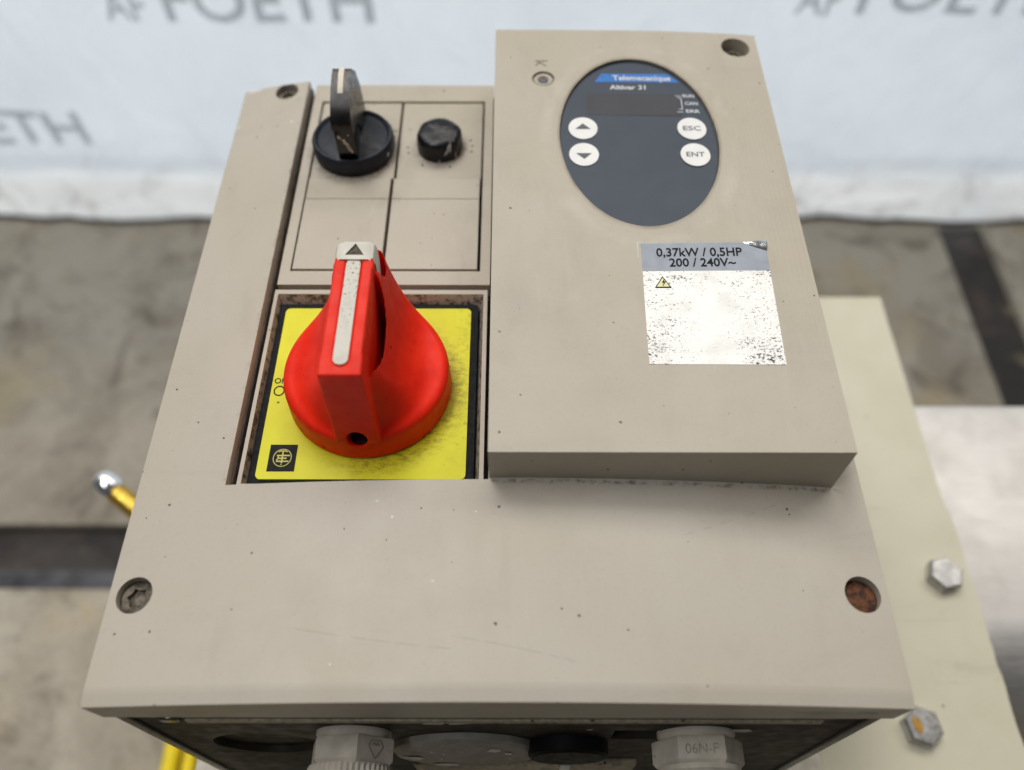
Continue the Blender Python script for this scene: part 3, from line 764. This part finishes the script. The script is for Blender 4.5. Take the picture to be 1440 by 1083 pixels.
HX, HY, HZ, HR = -41.2, 96.6, -9.3, 25.3
def hh(dx, dy):
    """height of the flared skirt above the lid plane"""
    s = abs(dx); r = math.hypot(dx, dy)
    fl = 31*math.exp(-max(0, s-6.6)/4.7)
    # the flare dies away towards the near rim, less so at the far rim
    w = max(0, min(1, (dy+8)/20)); w = w*w*(3-2*w)
    k1 = max(0, min(1, (HR-1.2-r)/8.0)); k2 = max(0, min(1, (HR+2.2-r)/4.5))
    k = k1*k1*(3-2*k1)*(1-w)+k2*k2*(3-2*k2)*w
    return 2.0+fl*k*(.84+.07*w)
def skirt_bm():
    bm = bmesh.new(); NR, NA = 80, 320; rows = []
    top = bm.verts.new((HX, HY, hh(0, 0)))
    for i in range(1, NR+1):
        r = HR*i/NR; row = []
        for k in range(NA):
            a = 2*math.pi*k/NA; dx, dy = r*math.cos(a), r*math.sin(a); z = hh(dx, dy)
            e = r-(HR-2.6)
            if e > 0: z -= 2.6-math.sqrt(max(0, 2.6**2-e*e))
            row.append(bm.verts.new((HX+dx, HY+dy, z)))
        rows.append(row)
    for z, r in ((-4, HR+.1), (HZ+.3, HR+.35)):
        rows.append([bm.verts.new((HX+r*math.cos(2*math.pi*k/NA), HY+r*math.sin(2*math.pi*k/NA), z)) for k in range(NA)])
    for k in range(NA): bm.faces.new((top, rows[0][k], rows[0][(k+1) % NA]))
    for a, b in zip(rows, rows[1:]):
        for k in range(NA): bm.faces.new((a[k], b[k], b[(k+1) % NA], a[(k+1) % NA]))
    bm.faces.new(rows[-1][::-1])
    return bm
# grip bar, slightly wider at its foot
def grip_bm():
    y0, y1 = 73.0, 112.6
    sec = lambda y, dz, lean=0: [(HX-6.3, y-lean, 0), (HX+6.3, y-lean, 0), (HX+5.75, y, 33.6+dz), (HX-5.75, y, 33.6+dz)]
    bm = loft_bm([sec(y0, -.5, 1.5), sec(y0+6, 0), sec(y1, .2)]); bevel_bm(bm, 1.0, 3, 40); return bm
groove = prism_bm(rrect(HX-2.35, HX+2.35, 75.6, 130, 2.2), 33.0, 40)
hole = lathe_bm([(3.0, -9), (3.0, 12)], (0, 0, 0), 32)
rot = Vector((0, 0, 1)).rotation_difference(Vector((0, -.75, .66))).to_matrix()
bmesh.ops.rotate(hole, verts=hole.verts, cent=(0, 0, 0), matrix=rot); bmesh.ops.translate(hole, verts=hole.verts, vec=(HX-.1, 71.6, 1.6))
def lens(sx, y0, y1, w, s0=5.95):
    ym, hl = (y0+y1)/2, (y1-y0)/2
    ts = [i/16*2-1 for i in range(17)]
    a = [(HX+sx*(s0+w*math.sqrt(max(0, 1-t*t))), HY+ym+hl*t) for t in ts]; b = [(HX+sx*(s0-.5), HY+ym+hl*t) for t in ts[::-1]]
    return prism_bm(a+b, 6, 40)
hb = carve(skirt_bm(), [groove, hole, lens(1, -17.5, 12.5, 2.5), lens(-1, -17.5, 12.5, 2.5), lens(1, 13.8, 22.5, 1.5), lens(-1, 13.8, 22.5, 1.5)], union=[grip_bm()], remesh=.30, smooth=14)
handle = link('rotary_handle', from_bm(hb, ang=180), 'red', drive)
handle['label'] = 'red rotary isolator handle with a cream top strip'
sb = prism_bm(rrect(HX-2.0, HX+2.0, 76.0, 112.2, 1.9), 32.6, 33.75); bevel_bm(sb, .25, 2, 60)
link('grip_strip', from_bm(sb), 'strip', handle)
link('slot_lining', from_bm(box_bm(HX-2.3, HX+2.3, 75.8, 112.0, 32.4, 33.05)), 'gap', handle)
link('hole_bottom', from_bm(lathe_bm([(3.4, -.3), (3.4, .3)], (HX, 76.0, -2.6), 24)), 'gap', handle)
# cream pull-out tip
def tip_bm():
    sec = lambda y, w, zt: [(HX+a, y, b) for a, b in ((-w, 6), (w, 6), (w, zt-2.2), (w-.7, zt-.7), (w-2.2, zt), (-w+2.2, zt), (-w+.7, zt-.7), (-w, zt-2.2))]
    bm = loft_bm([sec(111.5, 5.9, 34.2), sec(117.2, 5.9, 34.3), sec(118.6, 5.5, 33.6), sec(119.2, 4.6, 32.2)]); bevel_bm(bm, .25, 2, 35)
    tri = prism_bm([(HX-2.7, 113.1), (HX+2.7, 113.1), (HX, 117.4)], 33.6, 40)
    return carve(bm, [tri])
link('grip_tip', from_bm(tip_bm(), ang=28), 'cap', handle)
link('arrow_mark', from_bm(prism_bm([(HX-2.6, 113.15), (HX+2.6, 113.15), (HX, 117.3)], 33.3, 33.75)), 'printbrown', handle)

# ---- raised panel at the right
def pz(x, y): return 15.2+(y-60)*.0228-2.2*max(0, (x+3)/99.5)**4*(y-60)/182
def on_p(h): return lambda x, y: (x, y, pz(x, y)+h)
def panel_bm():
    bm = bmesh.new(); N = 60; rows = []
    for i in range(N+1):
        x = -3.0+98.9*i/N
        yt = 240.2-.3*(i/N)
        rows.append([bm.verts.new(p) for p in ((x, 60.4, -16), (x, 60.4, pz(x, 60.4)), (x, yt, pz(x, yt)), (x, yt, -16))])
    for a, b in zip(rows, rows[1:]):
        for k in range(4): bm.faces.new((a[k], a[(k+1) % 4], b[(k+1) % 4], b[k]))
    bm.faces.new(rows[0][::-1]); bm.faces.new(rows[-1]); return bm
PC = [prism_bm(circ(47.0, 182.0, 27.3, 41.2, 96), lambda x, y: pz(x, y)-2.0, 40), lathe_bm([(5.4, 12.5), (5.4, 40)], (87.4, 231.8, 0), 40), lathe_bm([(4.1, 17.2), (4.1, 40)], (14.6, 212.0, 0), 40)]
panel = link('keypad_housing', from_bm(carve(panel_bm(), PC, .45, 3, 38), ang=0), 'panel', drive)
screw(87.4, 231.8, 13.6, 5.3, 'oldscrew', 0, panel, 35)
# indicator lens in its well
lens = lathe_bm([(3.55, 17.25), (3.55, 17.9), (3.1, 18.35), (2.2, 18.15), (1.9, 17.7), (.3, 17.6)], (14.6, 212.0, 0), 40)
link('indicator_lens', from_bm(lens), 'panel', panel)
link('indicator_light', from_bm(lathe_bm([(1.85, 17.65), (1.5, 18.05), (.4, 18.15)], (14.6, 212.0, 0), 24)), 'printgrey', panel)
ic = [flat_bm([(11.8, 221.4), (16.4, 221.6), (16.4, 222.0), (11.8, 221.8)], on_p(.08)), flat_bm([(11.9, 218.9), (13.4, 220.6), (14.0, 220.3), (15.9, 218.6), (15.9, 219.1), (14.0, 220.8), (13.2, 221.0), (11.9, 219.4)], on_p(.08))]
link('moulded_symbol', from_bm(merge(ic)), 'printbrown', panel)

# ---- oval keypad
win = link('keypad', from_bm(slab_bm(circ(47.0, 182.0, 27.1, 41.0, 96), on_p(-1.15), .7)), 'slate', drive)
win['label'] = 'oval slate keypad with four white keys'
KP = on_p(-1.09)
def clip_ell(pts): return pts
dis = rrect(29.8, 63.6, 194.0, 205.4, .8)
link('display_window', from_bm(flat_bm(dis, KP)), 'slatedark', win)
# blue band, cut to the oval at its left end
bl = [(31.8, 211.7), (61.4, 211.9), (63.0, 213.6), (60.6, 216.6), (34.6, 216.2)]
link('blue_band', from_bm(flat_bm([(33.2, 211.6), (64.2, 211.8), (60.2, 216.4), (36.0, 216.2)], KP)), 'blue', win)
KT = on_p(-1.03)
at = lambda x0, y0: (lambda x, y: KT(x0+x, y0+y))
link('brand_lettering', from_bm(text_bm('Telemecanique', 2.7, at(40.0, 212.6), bold=.026, width=21.2)), 'printwhite', win)
link('model_lettering', from_bm(text_bm('Altivar 31', 2.3, at(38.6, 207.6), bold=.028, width=13.0)), 'printwhite', win)
for s, x, y, w in (('RUN', 64.6, 203.7, 4.2), ('CAN', 65.0, 199.7, 4.6), ('ERR', 65.0, 195.6, 5.0)):
    link('status_lettering', from_bm(text_bm(s, 1.6, at(x, y), bold=.025, width=w)), 'printwhite', win)
br = [flat_bm([(a, b), (c_, b), (c_, d_), (a, d_)], KT) for a, b, c_, d_ in ((61.9, 204.3, 64.0, 204.6), (62.6, 197.2, 64.0, 197.5), (63.7, 197.5, 64.0, 203.2), (62.6, 203.2, 64.0, 203.5), (61.9, 195.8, 64.0, 196.1))]
link('status_bracket', from_bm(merge(br)), 'printwhite', win)
for x, y, s in ((28.0, 186.9, 'up'), (27.8, 174.0, 'down'), (66.0, 187.2, 'ESC'), (65.8, 174.3, 'ENT')):
    kb = slab_bm(circ(x, y, 5.05, 5.45, 40), on_p(-.80), .3); bevel_bm(kb, .12, 1, 50)
    link('key', from_bm(kb), 'keywhite', win)
    K2 = on_p(-.74)
    if s in ('up', 'down'):
        k = 1 if s == 'up' else -1
        link('key_symbol', from_bm(flat_bm([(x-2.7, y-.5*k), (x+2.7, y-.5*k), (x, y+2.3*k)][::k], K2)), 'printgrey', win)
    else:
        link('key_lettering', from_bm(text_bm(s, 2.2, lambda a, b: K2(x+a, y-1.0+b), 'CENTER', bold=.012, width=6.2)), 'printgrey', win)

# ---- rating label
LQ = [(42.5, 88.4), (81.7, 88.4), (83.0, 134.5), (43.7, 133.5)]
def lab(u, v, h):
    """label coordinates 0..1"""
    a = Vector(LQ[0]).lerp(Vector(LQ[1]), u); b = Vector(LQ[3]).lerp(Vector(LQ[2]), u); p = a.lerp(b, v)
    return (p.x, p.y, pz(p.x, p.y)+h)
lb = slab_bm([(0, 0), (1, 0), (1, .5), (1, 1), (0, 1), (0, .5)], lambda u, v: lab(u, v, .14), .2)
label = link('rating_label', from_bm(lb), 'foil', drive)
label['label'] = 'worn silver foil rating label with grey blue header'
link('header_band', from_bm(flat_bm([(0, .752), (1.0, .752), (1.0, .955), (.87, .985), (.83, .998), (0, .998)], lambda u, v: lab(u, v, .20))), 'header', label)
mmu = 39.25; mmv = 45.6
lt = lambda x0, y0: (lambda x, y: lab((x0+x)/mmu, (y0+y)/mmv, .26))
link('rating_lettering', from_bm(text_bm('0,37kW / 0,5HP', 3.3, lt(4.6, 40.1), width=26.8, bold=.016)), 'print', label)
link('rating_lettering', from_bm(text_bm('200 / 240V~', 3.2, lt(8.4, 36.0), width=20.6, bold=.016)), 'print', label)
tri = lambda k: [(5.9+2.55*k*a, 29.9+2.25*k*b) for a, b in ((-1, -1), (1, -1), (0, 1.05))]
LT = lambda h: (lambda x, y: lab(x/mmu, y/mmv, h))
link('warning_triangle', from_bm(flat_bm(tri(1.0), LT(.20))), 'print', label)
link('warning_field', from_bm(flat_bm([(x, y-.12) for x, y in tri(.76)], LT(.26))), 'paleyellow', label)
link('warning_flash', from_bm(flat_bm([(5.7, 28.4), (6.2, 29.6), (5.5, 29.5), (6.3, 31.0), (6.6, 31.0), (6.2, 30.0), (6.8, 30.1), (5.9, 28.3)], LT(.32))), 'print', label)
# lifted corner of the header
bm = bmesh.new(); N = 8; rows = []
for i in range(N+1):
    s = i/N; u0 = .82+.18*s
    vtop = .998; vb = .997-.075*s**.8
    rows.append([bm.verts.new(lab(u0, vb+(vtop-vb)*t, .30+1.5*s*math.sin(t*2.4))) for t in (0, .33, .66, 1)])
for a, b in zip(rows, rows[1:]):
    for k in range(3): bm.faces.new((a[k], b[k], b[k+1], a[k+1]))
link('lifted_corner', from_bm(bm), 'chrome', label)
# pencil outline left of the label
link('glue_mark', from_bm(merge([flat_bm([(-.03, .87), (-.024, .87), (-.024, 1.012), (-.03, 1.012)], lambda u, v: lab(u, v, .06)), flat_bm([(-.03, 1.006), (.03, 1.006), (.03, 1.012), (-.024, 1.012)], lambda u, v: lab(u, v, .07))])), 'whitepaint', label)
